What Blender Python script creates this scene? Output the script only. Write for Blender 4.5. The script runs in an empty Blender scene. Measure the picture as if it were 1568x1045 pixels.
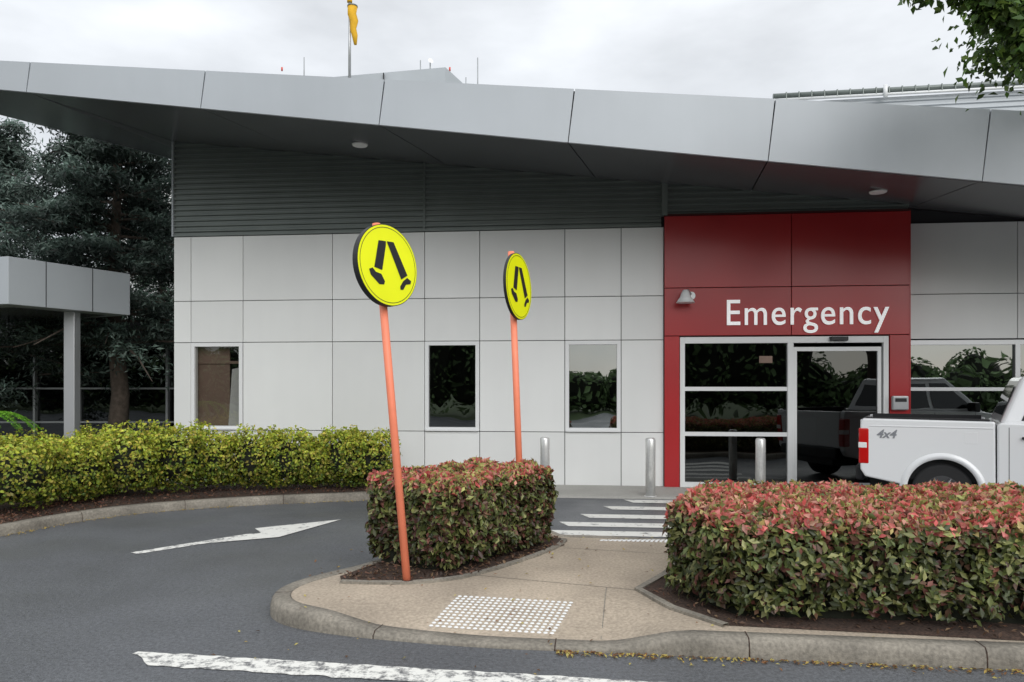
import bpy, bmesh, math, random
import numpy as np
from mathutils import Vector, noise
from mathutils.geometry import delaunay_2d_cdt
random.seed(3); rng=np.random.default_rng(5)
R=math.radians
sc=bpy.context.scene
COL=sc.collection

# ------------------------------------------------------------------ materials
def mat(name,color,rough=0.5,metal=0.0,nscale=0,namt=0.0,bump=0.0,bscale=0,big=0,bigamt=0.0,spec=0.5,coat=0,streak=0):
    m=bpy.data.materials.new(name); m.use_nodes=True
    nt=m.node_tree; b=nt.nodes['Principled BSDF']
    b.inputs['Roughness'].default_value=rough; b.inputs['Metallic'].default_value=metal
    b.inputs['Specular IOR Level'].default_value=spec
    b.inputs['Coat Weight'].default_value=coat
    b.inputs['Base Color'].default_value=(*color,1)
    tc=nt.nodes.new('ShaderNodeTexCoord')
    src=None
    def scaled(prev,scale,amt,detail=6,vec=None):
        n=nt.nodes.new('ShaderNodeTexNoise'); n.inputs['Scale'].default_value=scale; n.inputs['Detail'].default_value=detail
        nt.links.new(vec or tc.outputs['Object'],n.inputs['Vector'])
        mr=nt.nodes.new('ShaderNodeMapRange'); mr.inputs[1].default_value=.3; mr.inputs[2].default_value=.7
        mr.inputs[3].default_value=1-amt; mr.inputs[4].default_value=1+amt
        nt.links.new(n.outputs['Fac'],mr.inputs[0])
        mx=nt.nodes.new('ShaderNodeVectorMath'); mx.operation='SCALE'
        if prev is None: mx.inputs[0].default_value=color
        else: nt.links.new(prev,mx.inputs[0])
        nt.links.new(mr.outputs[0],mx.inputs['Scale'])
        return mx.outputs[0]
    if nscale: src=scaled(src,nscale,namt)
    if big: src=scaled(src,big,bigamt,4)
    if streak:
        mp=nt.nodes.new('ShaderNodeMapping'); mp.inputs['Scale'].default_value=(5,1,.4); nt.links.new(tc.outputs['Object'],mp.inputs[0])
        src=scaled(src,1.0,streak,3,mp.outputs[0])
    if src: nt.links.new(src,b.inputs['Base Color'])
    if bump:
        n=nt.nodes.new('ShaderNodeTexNoise'); n.inputs['Scale'].default_value=bscale; n.inputs['Detail'].default_value=4
        nt.links.new(tc.outputs['Object'],n.inputs['Vector'])
        bp=nt.nodes.new('ShaderNodeBump'); bp.inputs['Strength'].default_value=bump; bp.inputs['Distance'].default_value=.01
        nt.links.new(n.outputs['Fac'],bp.inputs['Height']); nt.links.new(bp.outputs[0],b.inputs['Normal'])
    return m
def leafmat(name,rough=.5,tr=.25):
    m=bpy.data.materials.new(name); m.use_nodes=True
    nt=m.node_tree; b=nt.nodes['Principled BSDF']; b.inputs['Roughness'].default_value=rough
    b.inputs['Specular IOR Level'].default_value=.35
    a=nt.nodes.new('ShaderNodeAttribute'); a.attribute_name='Col'
    nt.links.new(a.outputs['Color'],b.inputs['Base Color'])
    t=nt.nodes.new('ShaderNodeBsdfTranslucent'); nt.links.new(a.outputs['Color'],t.inputs['Color'])
    mx=nt.nodes.new('ShaderNodeMixShader'); mx.inputs[0].default_value=tr
    nt.links.new(b.outputs[0],mx.inputs[1]); nt.links.new(t.outputs[0],mx.inputs[2])
    nt.links.new(mx.outputs[0],nt.nodes['Material Output'].inputs['Surface'])
    return m
def glassmat(name,refl=.3,tint=(.3,.32,.32)):
    m=bpy.data.materials.new(name); m.use_nodes=True
    nt=m.node_tree; nt.nodes.remove(nt.nodes['Principled BSDF'])
    t=nt.nodes.new('ShaderNodeBsdfTransparent'); t.inputs[0].default_value=(*tint,1)
    g=nt.nodes.new('ShaderNodeBsdfGlossy'); g.inputs['Roughness'].default_value=.01; g.inputs[0].default_value=(.85,.9,.9,1)
    tc=nt.nodes.new('ShaderNodeTexCoord'); n=nt.nodes.new('ShaderNodeTexNoise'); n.inputs['Scale'].default_value=1.3; n.inputs['Detail'].default_value=1
    bp=nt.nodes.new('ShaderNodeBump'); bp.inputs['Strength'].default_value=.10; bp.inputs['Distance'].default_value=.05
    nt.links.new(tc.outputs['Object'],n.inputs['Vector']); nt.links.new(n.outputs['Fac'],bp.inputs['Height']); nt.links.new(bp.outputs[0],g.inputs['Normal'])
    mx=nt.nodes.new('ShaderNodeMixShader'); mx.inputs[0].default_value=refl
    nt.links.new(t.outputs[0],mx.inputs[1]); nt.links.new(g.outputs[0],mx.inputs[2])
    nt.links.new(mx.outputs[0],nt.nodes['Material Output'].inputs['Surface'])
    return m
def paintmat(name,wear=.5,sc_=9,base=(.15,.15,.155,1)):
    m=mat(name,(.7,.7,.68),.6)
    nt=m.node_tree; b=nt.nodes['Principled BSDF']
    tc=nt.nodes.new('ShaderNodeTexCoord'); n=nt.nodes.new('ShaderNodeTexNoise'); n.inputs['Scale'].default_value=sc_; n.inputs['Detail'].default_value=12; n.inputs['Roughness'].default_value=.75
    nt.links.new(tc.outputs['Object'],n.inputs['Vector'])
    cr=nt.nodes.new('ShaderNodeValToRGB'); cr.color_ramp.elements[0].position=wear-.12; cr.color_ramp.elements[0].color=base
    cr.color_ramp.elements[1].position=wear; cr.color_ramp.elements[1].color=(.80,.79,.74,1)
    nt.links.new(n.outputs['Fac'],cr.inputs[0]); nt.links.new(cr.outputs[0],b.inputs['Base Color'])
    return m

M_panel=[mat('white_panel_%d'%i,(c,c*1.012,c*.995),.33,0,1.2,.015,0,0,.35,.04,streak=.008) for i,c in enumerate((.76,.78,.735))]
M_red=[mat('red_panel_%d'%i,c,.3,0,1.5,.05,0,0,.4,.07) for i,c in enumerate(((.41,.019,.022),(.38,.017,.02),(.43,.021,.024)))]
M_joint=mat('joint_dark',(.025,.025,.028),.7)
M_jred=mat('joint_dark_red',(.05,.005,.005),.7)
M_corr=mat('corrugated_grey',(.17,.195,.183),.38,.2,2,.08)
M_soff=mat('soffit_grey',(.13,.137,.145),.24,.1,1.5,.06,0,0,.5,.1)
M_fasc=mat('fascia_silver',(.425,.455,.48),.42,.1,1.2,.02,0,0,.4,.06,streak=.01)
M_frame=mat('white_frame',(.76,.77,.77),.35)
M_alum=mat('aluminium_frame',(.5,.51,.52),.35,.5)
M_glass=glassmat('window_glass',.20,(.35,.35,.34))
M_glass1=glassmat('window_glass_clear',.12,(.7,.7,.68))
M_glass3=glassmat('window_glass_sky',.34,(.2,.2,.2))
M_glassd=glassmat('door_glass',.115,(.07,.08,.075))
M_glassw=glassmat('wing_glass',.08,(.2,.2,.2))
M_glassr=glassmat('right_glass',.30,(.1,.1,.1))
M_dark=mat('interior_dark',(.03,.032,.035),.8)
M_int=mat('interior_wall',(.25,.24,.23),.7)
M_brown=mat('brown_blind',(.24,.165,.13),.8,0,3,.1)
M_palei=mat('pale_interior',(.55,.55,.55),.6)
M_conc=mat('path_concrete',(.41,.34,.262),.85,0,40,.22,.4,160,1.3,.2)
M_kerb=mat('kerb_concrete',(.235,.212,.175),.85,0,40,.28,.4,120,2.2,.3)
M_foot=mat('footpath_concrete',(.40,.39,.36),.8,0,40,.1,.2,100,1,.1)
M_mulch=mat('mulch',(.055,.032,.022),.95,0,50,.6,.9,60,4,.3)
M_grass=mat('grass',(.06,.09,.03),.95,0,20,.3)
M_paint=paintmat('road_paint',.46,7)
M_paintw=paintmat('road_paint_worn',.525,11)
M_steel=mat('brushed_steel',(.78,.78,.76),.3,.55,30,.06)
M_white=mat('white_plastic',(.82,.82,.81),.4)
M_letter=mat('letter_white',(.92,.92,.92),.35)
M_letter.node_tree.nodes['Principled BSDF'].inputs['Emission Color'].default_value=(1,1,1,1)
M_letter.node_tree.nodes['Principled BSDF'].inputs['Emission Strength'].default_value=.28   # faint glow added to brighten the letters in the soffit shade
M_orange=mat('fluoro_orange_pole',(.95,.27,.15),.45,0,8,.05)
M_yel=mat('sign_yellow',(.93,.98,.0),.4,0,3,.03)
M_blk=mat('black_paint',(.012,.012,.014),.5)
M_bark=mat('bark',(.09,.07,.055),.95,0,12,.35,.6,25)
M_leaf=leafmat('leaves'); M_leafs=leafmat('glossy_leaves',.33,.2)
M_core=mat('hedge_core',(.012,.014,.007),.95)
M_car=mat('white_car_paint',(.84,.85,.86),.25,0,0,0,0,0,0,0,.5,.8)
M_tyre=mat('tyre_rubber',(.018,.018,.019),.8)
M_rim=mat('alloy_rim',(.12,.12,.125),.35,.6)
M_tail=mat('tail_light',(.55,.01,.01),.15,0,0,0,0,0,0,0,.5,1)
M_carglass=mat('car_glass',(.012,.014,.016),.04,0,0,0,0,0,0,0,.5)
M_pipe=mat('galvanised',(.36,.375,.385),.5,.3,4,.1)
M_blue=mat('text_grey',(.25,.26,.28),.4)
M_wsock=mat('windsock_yellow',(.75,.42,.02),.8,0,6,.1)
M_beac=mat('beacon_red',(.7,.06,.03),.4)

M_asph=mat('asphalt',(.112,.117,.126),.6,0,34,.5,1.0,80,.6,.18)
nt=M_asph.node_tree; b=nt.nodes['Principled BSDF']
for n in nt.nodes:
    if n.type=='TEX_NOISE' and abs(n.inputs['Scale'].default_value-34)<1: n.inputs['Roughness'].default_value=.9; n.inputs['Detail'].default_value=3
tc=nt.nodes.new('ShaderNodeTexCoord'); n=nt.nodes.new('ShaderNodeTexNoise'); n.inputs['Scale'].default_value=.7; n.inputs['Detail'].default_value=6
nt.links.new(tc.outputs['Object'],n.inputs['Vector'])
mr=nt.nodes.new('ShaderNodeMapRange'); mr.inputs[1].default_value=.35; mr.inputs[2].default_value=.65; mr.inputs[3].default_value=.30; mr.inputs[4].default_value=.62
nt.links.new(n.outputs['Fac'],mr.inputs[0]); nt.links.new(mr.outputs[0],b.inputs['Roughness'])

# ------------------------------------------------------------------ helpers
def empty(name,loc=(0,0,0),rz=0):
    e=bpy.data.objects.new(name,None); COL.objects.link(e); e.location=loc; e.rotation_euler=(0,0,rz); return e
def obj(name,verts,faces,m=None,parent=None,smooth=False,bevel=0,seg=2):
    me=bpy.data.meshes.new(name); me.from_pydata([tuple(v) for v in verts],[],faces); me.update()
    bm=bmesh.new(); bm.from_mesh(me); bmesh.ops.recalc_face_normals(bm,faces=bm.faces); bm.to_mesh(me); bm.free()
    o=bpy.data.objects.new(name,me); COL.objects.link(o)
    if m: me.materials.append(m)
    if parent: o.parent=parent
    if smooth: me.polygons.foreach_set('use_smooth',[True]*len(me.polygons))
    if bevel:
        md=o.modifiers.new('b','BEVEL'); md.width=bevel; md.segments=seg; md.limit_method='ANGLE'
    return o
BF=[(0,1,2,3),(4,7,6,5),(0,4,5,1),(1,5,6,2),(2,6,7,3),(3,7,4,0)]
def box(name,x0,x1,y0,y1,z0,z1,m,parent=None,bevel=0):
    v=[(x0,y0,z0),(x1,y0,z0),(x1,y1,z0),(x0,y1,z0),(x0,y0,z1),(x1,y0,z1),(x1,y1,z1),(x0,y1,z1)]
    return obj(name,v,BF,m,parent,bevel=bevel)
def prism(name,pts,y0,y1,m,parent=None,bevel=0):
    n=len(pts); v=[(x,y0,z) for x,z in pts]+[(x,y1,z) for x,z in pts]
    f=[tuple(range(n)),tuple(range(2*n-1,n-1,-1))]+[(i,(i+1)%n,n+(i+1)%n,n+i) for i in range(n)]
    return obj(name,v,f,m,parent,bevel=bevel)
def tube(name,pts,rad,m,parent=None,seg=12,caps=True):
    pts=[Vector(p) for p in pts]; 
    if not hasattr(rad,'__len__'): rad=[rad]*len(pts)
    V=[];F=[]
    for i,p in enumerate(pts):
        d=(pts[min(i+1,len(pts)-1)]-pts[max(i-1,0)]).normalized()
        a=d.orthogonal().normalized() if abs(d.z)<.9 else Vector((1,0,0))
        a=(a-d*a.dot(d)).normalized(); c=d.cross(a)
        for k in range(seg):
            t=2*math.pi*k/seg; V.append(p+(a*math.cos(t)+c*math.sin(t))*rad[i])
    for i in range(len(pts)-1):
        for k in range(seg):
            F.append((i*seg+k,i*seg+(k+1)%seg,(i+1)*seg+(k+1)%seg,(i+1)*seg+k))
    if caps: F.append(tuple(range(seg))); F.append(tuple(range((len(pts)-1)*seg,len(pts)*seg)))
    o=obj(name,V,F,m,parent)
    for p in o.data.polygons:
        if len(p.vertices)==4: p.use_smooth=True
    return o
def inside(p,poly):
    x,y=p; c=False; j=len(poly)-1
    for i in range(len(poly)):
        xi,yi=poly[i];xj,yj=poly[j]
        if (yi>y)!=(yj>y) and x<(xj-xi)*(y-yi)/(yj-yi)+xi: c=not c
        j=i
    return c
def fill(name,poly,zf,m,step=.2,parent=None):
    n=len(poly); pts=[Vector(p) for p in poly]
    xs=[p[0] for p in poly];ys=[p[1] for p in poly]
    x=min(xs)+step/2
    while x<max(xs):
        y=min(ys)+step/2
        while y<max(ys):
            if inside((x,y),poly): pts.append(Vector((x+random.uniform(-.01,.01),y)))
            y+=step
        x+=step
    vs,es,fs,*_=delaunay_2d_cdt(pts,[],[list(range(n))],1,1e-5)
    o=obj(name,[(v.x,v.y,zf(v.x,v.y)) for v in vs],[tuple(f) for f in fs],m,parent,smooth=True)
    if o.data.polygons and sum(p.normal.z for p in o.data.polygons)<0:
        o.data.flip_normals()
    return o
def chaikin(P,closed=True,it=2):
    for _ in range(it):
        Q=[]; n=len(P)
        if not closed: Q.append(P[0])
        for i in range(n if closed else n-1):
            a=P[i];b_=P[(i+1)%n]
            Q.append((a[0]*.75+b_[0]*.25,a[1]*.75+b_[1]*.25)); Q.append((a[0]*.25+b_[0]*.75,a[1]*.25+b_[1]*.75))
        if not closed: Q.append(P[-1])
        P=Q
    return P
def offset(P,d,closed=True):
    out=[];n=len(P)
    for i in range(n):
        a=P[(i-1)%n] if closed or i>0 else P[i]; c=P[(i+1)%n] if closed or i<n-1 else P[i]
        tx,ty=c[0]-a[0],c[1]-a[1]; l=math.hypot(tx,ty) or 1
        out.append((P[i][0]-ty/l*d,P[i][1]+tx/l*d))
    return out
def kerbz(k,h): return {0:-.03,1:h*.5,2:h-.022 if h>.04 else h*.7,3:h,4:h+.001,5:h-.03}[k]
def kerb(name,P,zf,m,width=.16,closed=True,parent=None,joints=1.5):
    rows=[0,0,.012,.03,width-.01,width]
    A=[offset(P,r,closed) for r in rows]; n=len(P); V=[];F=[]
    for k in range(6):
        for i in range(n):
            x,y=A[k][i]; V.append((x,y,kerbz(k,zf(*A[-1][i]))))
    for k in range(5):
        for i in range(n if closed else n-1):
            j=(i+1)%n; F.append((k*n+i,k*n+j,(k+1)*n+j,(k+1)*n+i))
    o=obj(name,V,F,m,parent,smooth=True)
    acc=0;JV=[];JF=[]
    for i in range(1,n-1):
        acc+=math.hypot(P[i][0]-P[i-1][0],P[i][1]-P[i-1][1])
        if acc>joints:
            acc=0; tx,ty=P[i+1][0]-P[i-1][0],P[i+1][1]-P[i-1][1]; l=math.hypot(tx,ty); tx/=l;ty/=l; nx,ny=-ty,tx
            h=zf(*A[-1][i]); k0=len(JV)
            for k,(r,e_) in enumerate(((-.002,0),(-.002,0),(.009,.001),(.03,.002),(width,.002))):
                for s in (-.004,.004): JV.append((P[i][0]+nx*r+tx*s,P[i][1]+ny*r+ty*s,kerbz(k,h)+e_))
            for k in range(4): JF.append((k0+2*k,k0+2*k+1,k0+2*k+3,k0+2*k+2))
    if JV: obj(name+'_joints',JV,JF,M_mulch,parent)
    return o

def leaves(name,C,N,L,W,col,m,parent=None,jit=.6,updir=None):
    C=np.asarray(C,float);N=np.asarray(N,float);n=len(C)
    N=N+rng.normal(0,jit,(n,3)); N/=np.linalg.norm(N,axis=1)[:,None]+1e-9
    T=rng.normal(0,1,(n,3))
    if updir is not None: T+=np.asarray(updir)
    T-=N*np.sum(T*N,axis=1)[:,None]; T/=np.linalg.norm(T,axis=1)[:,None]+1e-9
    B=np.cross(N,T); s=rng.uniform(.65,1.3,n)[:,None]
    L=L*s;W=W*s
    v0=C-T*L/2; v1=C-T*L*.05+B*W/2+N*W*.18; v2=C+T*L/2-N*W*.15; v3=C-T*L*.05-B*W/2+N*W*.18
    V=np.stack([v0,v1,v2,v3],1).reshape(-1,3)
    me=bpy.data.meshes.new(name); me.vertices.add(4*n); me.vertices.foreach_set('co',V.ravel())
    idx=np.arange(n)*4
    F=np.stack([idx,idx+1,idx+2,idx,idx+2,idx+3],1).ravel()
    me.loops.add(6*n); me.loops.foreach_set('vertex_index',F)
    me.polygons.add(2*n); me.polygons.foreach_set('loop_start',np.arange(2*n)*3); me.polygons.foreach_set('loop_total',np.full(2*n,3))
    me.update(calc_edges=True)
    at=me.color_attributes.new('Col','FLOAT_COLOR','POINT')
    c4=np.ones((n,4));c4[:,:3]=np.clip(col,0,1); at.data.foreach_set('color',np.repeat(c4,4,axis=0).ravel())
    me.materials.append(m)
    o=bpy.data.objects.new(name,me); COL.objects.link(o)
    if parent:o.parent=parent
    return o

# ------------------------------------------------------------------ world, sun, camera
w=bpy.data.worlds.new('World'); sc.world=w; w.use_nodes=True
nt=w.node_tree; nt.nodes.clear()
out=nt.nodes.new('ShaderNodeOutputWorld')
sky=nt.nodes.new('ShaderNodeTexSky'); sky.sky_type='NISHITA'; sky.sun_disc=False
sky.sun_elevation=R(30); sky.sun_rotation=R(165)
hs=nt.nodes.new('ShaderNodeHueSaturation'); hs.inputs['Saturation'].default_value=.4
b1=nt.nodes.new('ShaderNodeBackground'); b1.inputs[1].default_value=.05
nt.links.new(sky.outputs[0],hs.inputs['Color']); nt.links.new(hs.outputs[0],b1.inputs[0])
tc=nt.nodes.new('ShaderNodeTexCoord'); sep=nt.nodes.new('ShaderNodeSeparateXYZ'); nt.links.new(tc.outputs['Generated'],sep.inputs[0])
mr=nt.nodes.new('ShaderNodeMapRange'); mr.inputs[1].default_value=.1; mr.inputs[2].default_value=1; mr.inputs[3].default_value=.38; mr.inputs[4].default_value=1.4
nt.links.new(sep.outputs['Z'],mr.inputs[0])
mp=nt.nodes.new('ShaderNodeMapping'); mp.inputs['Scale'].default_value=(1,1,2.6); nt.links.new(tc.outputs['Generated'],mp.inputs[0])
nz=nt.nodes.new('ShaderNodeTexNoise'); nz.inputs['Scale'].default_value=3.6; nz.inputs['Detail'].default_value=6; nz.inputs['Roughness'].default_value=.5
nt.links.new(mp.outputs[0],nz.inputs['Vector'])
mr2=nt.nodes.new('ShaderNodeMapRange'); mr2.inputs[1].default_value=.3; mr2.inputs[2].default_value=.7; mr2.inputs[3].default_value=.76; mr2.inputs[4].default_value=1.24
nt.links.new(nz.outputs['Fac'],mr2.inputs[0])
mu=nt.nodes.new('ShaderNodeMath'); mu.operation='MULTIPLY'; nt.links.new(mr.outputs[0],mu.inputs[0]); nt.links.new(mr2.outputs[0],mu.inputs[1])
b2=nt.nodes.new('ShaderNodeBackground'); b2.inputs[0].default_value=(.95,.975,1,1); nt.links.new(mu.outputs[0],b2.inputs[1])
ad=nt.nodes.new('ShaderNodeAddShader'); nt.links.new(b1.outputs[0],ad.inputs[0]); nt.links.new(b2.outputs[0],ad.inputs[1]); nt.links.new(ad.outputs[0],out.inputs[0])
sd=bpy.data.lights.new('sun','SUN'); sd.energy=1.45; sd.angle=R(50); sd.color=(1,.99,.975)
so=bpy.data.objects.new('sun',sd); COL.objects.link(so); so.rotation_euler=(R(90-30),0,R(18)); so.location=(0,-10,20)
cd=bpy.data.cameras.new('camera'); cam=bpy.data.objects.new('camera',cd); COL.objects.link(cam); sc.camera=cam
cam.location=(0,0,1.8); cam.rotation_euler=(R(90),0,0); cd.sensor_width=36; cd.lens=36*1132/1568; cd.shift_y=(590-522.5)/1568; cd.clip_end=2000
sc.view_settings.view_transform='Standard'; sc.view_settings.look='None'; sc.view_settings.exposure=0

# ------------------------------------------------------------------ ground & road
box('ground',-400,400,-400,400,-.5,-.05,M_grass)
obj('road',[(-40,-14,0),(45,-14,0),(45,11.85,0),(45,13,0),(-40,13,0)],[(0,1,2,3,4)],M_asph)

def ss(a,b_,x):
    t=min(1,max(0,(x-a)/(b_-a))); return t*t*(3-2*t)
def zi(x,y):
    wx=ss(-1.5,-.9,x)*(1-ss(.6,1.25,x)); wy=1-ss(5.15,6.0,y)
    w2=ss(.3,.6,x)*(1-ss(1.7,2.0,x))*ss(7.9,8.5,y)
    return .13-.10*max(wx*wy,w2)
ISL=[(-.6,8.6),(-1.0,7.7),(-1.37,6.95),(-1.78,6.5),(-1.96,6.1),(-1.9,5.75),(-1.68,5.5),(-1.3,5.33),(-.845,5.20),(-.2,5.056),(.38,4.994),(1.36,4.875),(3.22,4.65),(8,4.1),(8.4,4.3),(8.3,6.9),(8,7.1),(4,7.45),(2.5,7.8),(1.95,8.4),(1.3,8.7),(.4,8.8),(-.3,8.9)]
ISL=chaikin(ISL,True,3)
isl=empty('traffic_island')
kerb('kerb',ISL,zi,M_kerb,.16,True,isl,1.25)
fill('concrete_path',offset(ISL,.158),lambda x,y:zi(x,y)-.004,M_conc,.16,isl)
BED1=[(-.72,8.2),(-1.22,6.95),(-1.5,6.45),(-1.45,6.28),(-1.1,6.25),(-.75,6.27),(-.3,6.5),(.55,7.72),(.5,8.3),(-.3,8.6)]
BED2=[(1.36,6.5),(1.05,6.03),(1.22,5.55),(1.5,5.14),(3.3,4.84),(8.0,4.32),(8.1,6.8),(4,7.2),(2.2,7.5),(1.75,7.2)]
def mul(x,y): return zi(x,y)+.008+.012*noise.noise(Vector((x*9,y*9,0)))
fill('mulch_bed_small',BED1,mul,M_mulch,.06,isl)
fill('mulch_bed_large',BED2,mul,M_mulch,.08,isl)
def bandline(name,P,wd,h,m,parent):
    a=offset(P,-wd/2,False); b_=offset(P,wd/2,False); V=[];F=[]; n=len(P)
    for Q,zz in ((a,-.05),(a,h),(b_,h),(b_,-.05)):
        V+=[(x,y,zi(x,y)+zz) for x,y in Q]
    for k in range(3):
        for i in range(n-1): F.append((k*n+i,k*n+i+1,(k+1)*n+i+1,(k+1)*n+i))
    return obj(name,V,F,m,parent)
bandline('bed_edging_1',chaikin([(-1.45,6.26),(-1.1,6.22),(-.75,6.24),(-.3,6.48),(.57,7.72),(.55,8.3)],False,2),.06,.018,M_kerb,isl)
bandline('bed_edging_2',[(1.72,7.22),(1.34,6.5),(1.03,6.03),(1.2,5.53),(1.48,5.12)],.06,.018,M_kerb,isl)
for i,(a,b_) in enumerate([((-.3,6.5),(1.03,6.03)),((.55,7.6),(1.6,7.3)),((.78,6.1),(.62,5.15))]):
    n_=12; P=[(a[0]+(b_[0]-a[0])*t/n_,a[1]+(b_[1]-a[1])*t/n_) for t in range(n_+1)]
    A=offset(P,-.004,False);B=offset(P,.004,False)
    obj('path_joint_%d'%i,[(x,y,zi(x,y)-.001) for x,y in A]+[(x,y,zi(x,y)-.001) for x,y in B],[(k,k+1,n_+2+k,n_+1+k) for k in range(n_)],M_kerb,isl)
def studs(name,o,e1,e2,nu,nv):
    V=[];F=[]
    for i in range(nu):
        for j in range(nv):
            x=o[0]+e1[0]*(i+.5)/nu+e2[0]*(j+.5)/nv; y=o[1]+e1[1]*(i+.5)/nu+e2[1]*(j+.5)/nv; z=zi(x,y)-.003
            k=len(V)
            for r,h in ((.0175,0),(.012,.006)):
                for t in range(8): V.append((x+r*math.cos(t*.785),y+r*math.sin(t*.785),z+h))
            F.append(tuple(k+8+t for t in range(8)))
            for t in range(8): F.append((k+t,k+(t+1)%8,k+8+(t+1)%8,k+8+t))
    return obj(name,V,F,M_white)
studs('tactile_paving',(-.62,5.37),(.92,-.13),(.19,.53),20,12)
studs('tactile_paving',(.93,7.95),(.72,-.1),(.13,.4),15,8)

def flat(name,pts,m,z=.005,parent=None):
    return obj(name,[(x,y,z) for x,y in pts],[tuple(range(len(pts)))],m,parent)
zc=empty('zebra_crossing')
for i,(x0,x1,y) in enumerate([(.45,4.1,9.05),(.62,4.1,9.62),(.95,4.1,10.24),(1.35,4.2,10.95),(1.75,4.3,11.6)]):
    flat('stripe_%d'%i,[(x0+.1,y-.1*x0-.14),(x1,y-.1*x1-.14),(x1,y-.1*x1+.16),(x0,y-.1*x0+.16)],M_paint,.005,zc)
ar=empty('road_arrow_marking')
flat('arrow_shaft',[(-4.09,7.93),(-3.98,7.86),(-3.2,8.68),(-2.98,8.98),(-3.2,8.92)],M_paintw,.005,ar)
flat('arrow_head',[(-3.42,8.4),(-2.75,8.72),(-2.28,9.86),(-3.22,9.25),(-3.05,8.98),(-3.12,8.82)],M_paint,.009,ar)
top=[];bot=[]
for i in range(81):
    t=i/80; x=-2.52+t*4.1; yt=4.965-.150*(x+2.4); yb=yt-.215
    if x<-2.3: yb=yt-.03-.185*(x+2.52)/.22
    top.append((x,yt+.022*noise.noise(Vector((x*9,1,0)))+.014*noise.noise(Vector((x*40,1,0))))); bot.append((x-.02,yb+.03*noise.noise(Vector((x*8,5,0)))+.014*noise.noise(Vector((x*40,7,0)))))
n_=81
obj('holding_line_marking',[(x,y,.005) for x,y in top]+[(x,y,.005) for x,y in bot],[(i,i+1,n_+i+1,n_+i) for i in range(n_-1)],M_paintw)

bed=empty('garden_bed')
KL=chaikin([(-7.5,4.5),(-6.9,7.0),(-6.1,8.67),(-5.85,9.5),(-5.31,10.35),(-3.95,11.07),(-2.4,11.5),(-1.6,11.75)],False,3)
kerb('kerb',KL,lambda x,y:.12,M_kerb,.16,False,bed,1.3)
inn=offset(KL,.15,False)
fill('mulch',inn+[(-1.5,13.25),(-6.4,13.8),(-12,13.8),(-12,4.5)],lambda x,y:.1+.015*noise.noise(Vector((x*7,y*7,0))),M_mulch,.15,bed)
obj('footpath',[(-1.75,12.05,.035),(14,10.5,.035),(14,13,.035),(-1.75,13.4,.035),(-1.75,12.05,-.02),(14,10.5,-.02)],[(0,1,2,3),(0,4,5,1)],M_foot)
box('footpath',-6.4,-1.75,12.75,13.9,.1,.16,M_foot)

# ------------------------------------------------------------------ main building
TH=math.atan(.10)
B=empty('hospital_building',(0,13.2,0),-TH)
zw=lambda u:6.35-.1145*(u+6.4)
zb=lambda u:5.26-.126*u
zt=lambda u:5.95-.0895*u
G=.006
cols=[-6.336,-6.0,-4.99,-3.29,-1.577,-.577,.942,1.928,2.664]
rows=[.03,.97,2.59,3.36,4.56]
wins=(1,4,6)
for i in range(8):
    for j in range(4):
        x0,x1,z0,z1=cols[i],cols[i+1],rows[j],rows[j+1]
        if j==1 and i in wins:
            g=empty('window_%d'%i); g.parent=B
            f=.075
            box('frame_l',x0+G,x0+f,-.055,.08,z0+G,z1-G,M_frame,g,.004); box('frame_r',x1-f,x1-G,-.055,.08,z0+G,z1-G,M_frame,g,.004)
            box('frame_t',x0+f,x1-f,-.053,.08,z1-f,z1-G,M_frame,g); box('frame_b',x0+f,x1-f,-.053,.08,z0+G,z0+f,M_frame,g)
            box('sill',x0+.02,x1-.02,-.085,-.056,z0+.008,z0+.035,M_frame,g)
            obj('glass',[(x0+f,.0,z0+f),(x1-f,.0,z0+f),(x1-f,.0,z1-f),(x0+f,.0,z1-f)],[(0,1,2,3)],{1:M_glass1,4:M_glass,6:M_glass3}[i],g)
        else:
            box('wall_panel_%d_%d'%(i,j),x0+G,x1-G,-.04,.0,z0+G,z1-G,M_panel[(i*7+j*5)%3],B,.003)
            box('wall_backing_%d_%d'%(i,j),x0,x1,.001,.10,z0,z1,M_joint,B)
box('left_return',-6.336,-6.28,.101,8,0,6.3,M_panel[0],B)
box('plinth',-6.3,2.66,-.02,.1,-.02,.03,M_joint,B)
box('blind_left',-5.98,-5.33,.13,.15,.9,2.7,M_brown,B)
obj('blind_right',[(-5.36,.12,.95),(-5.0,.12,.95),(-5.0,.12,2.15),(-5.28,.12,2.1)],[(0,1,2,3)],M_palei,B)
box('blind_rail',-5.98,-5.0,.105,.125,2.2,2.25,M_brown,B)
box('interior_floor',-6.2,6.7,.16,7.9,-.01,.04,M_dark,B)
box('interior_ceiling',-6.2,6.7,.16,7.9,3.0,3.05,M_int,B)
box('interior_back',-6.2,6.7,5.0,5.05,.04,3.0,M_int,B)
for q,u in enumerate((-4.0,.6,2.3,6.72)): box('partition_%d'%q,u,u+.08,.16,5,.04,3.0,M_int,B)
box('reception_desk',4.9,6.3,3.5,4.2,.04,1.1,M_int,B)
for q in range(4): box('chair_%d'%q,3.0+q*.55,3.45+q*.55,4.2,4.6,.45,.9,M_brown,B)
box('right_room_floor',6.82,12.4,.55,7.9,-.01,.04,M_dark,B); box('right_room_back',6.82,12.4,3.0,3.05,.04,4.4,M_dark,B)

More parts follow.
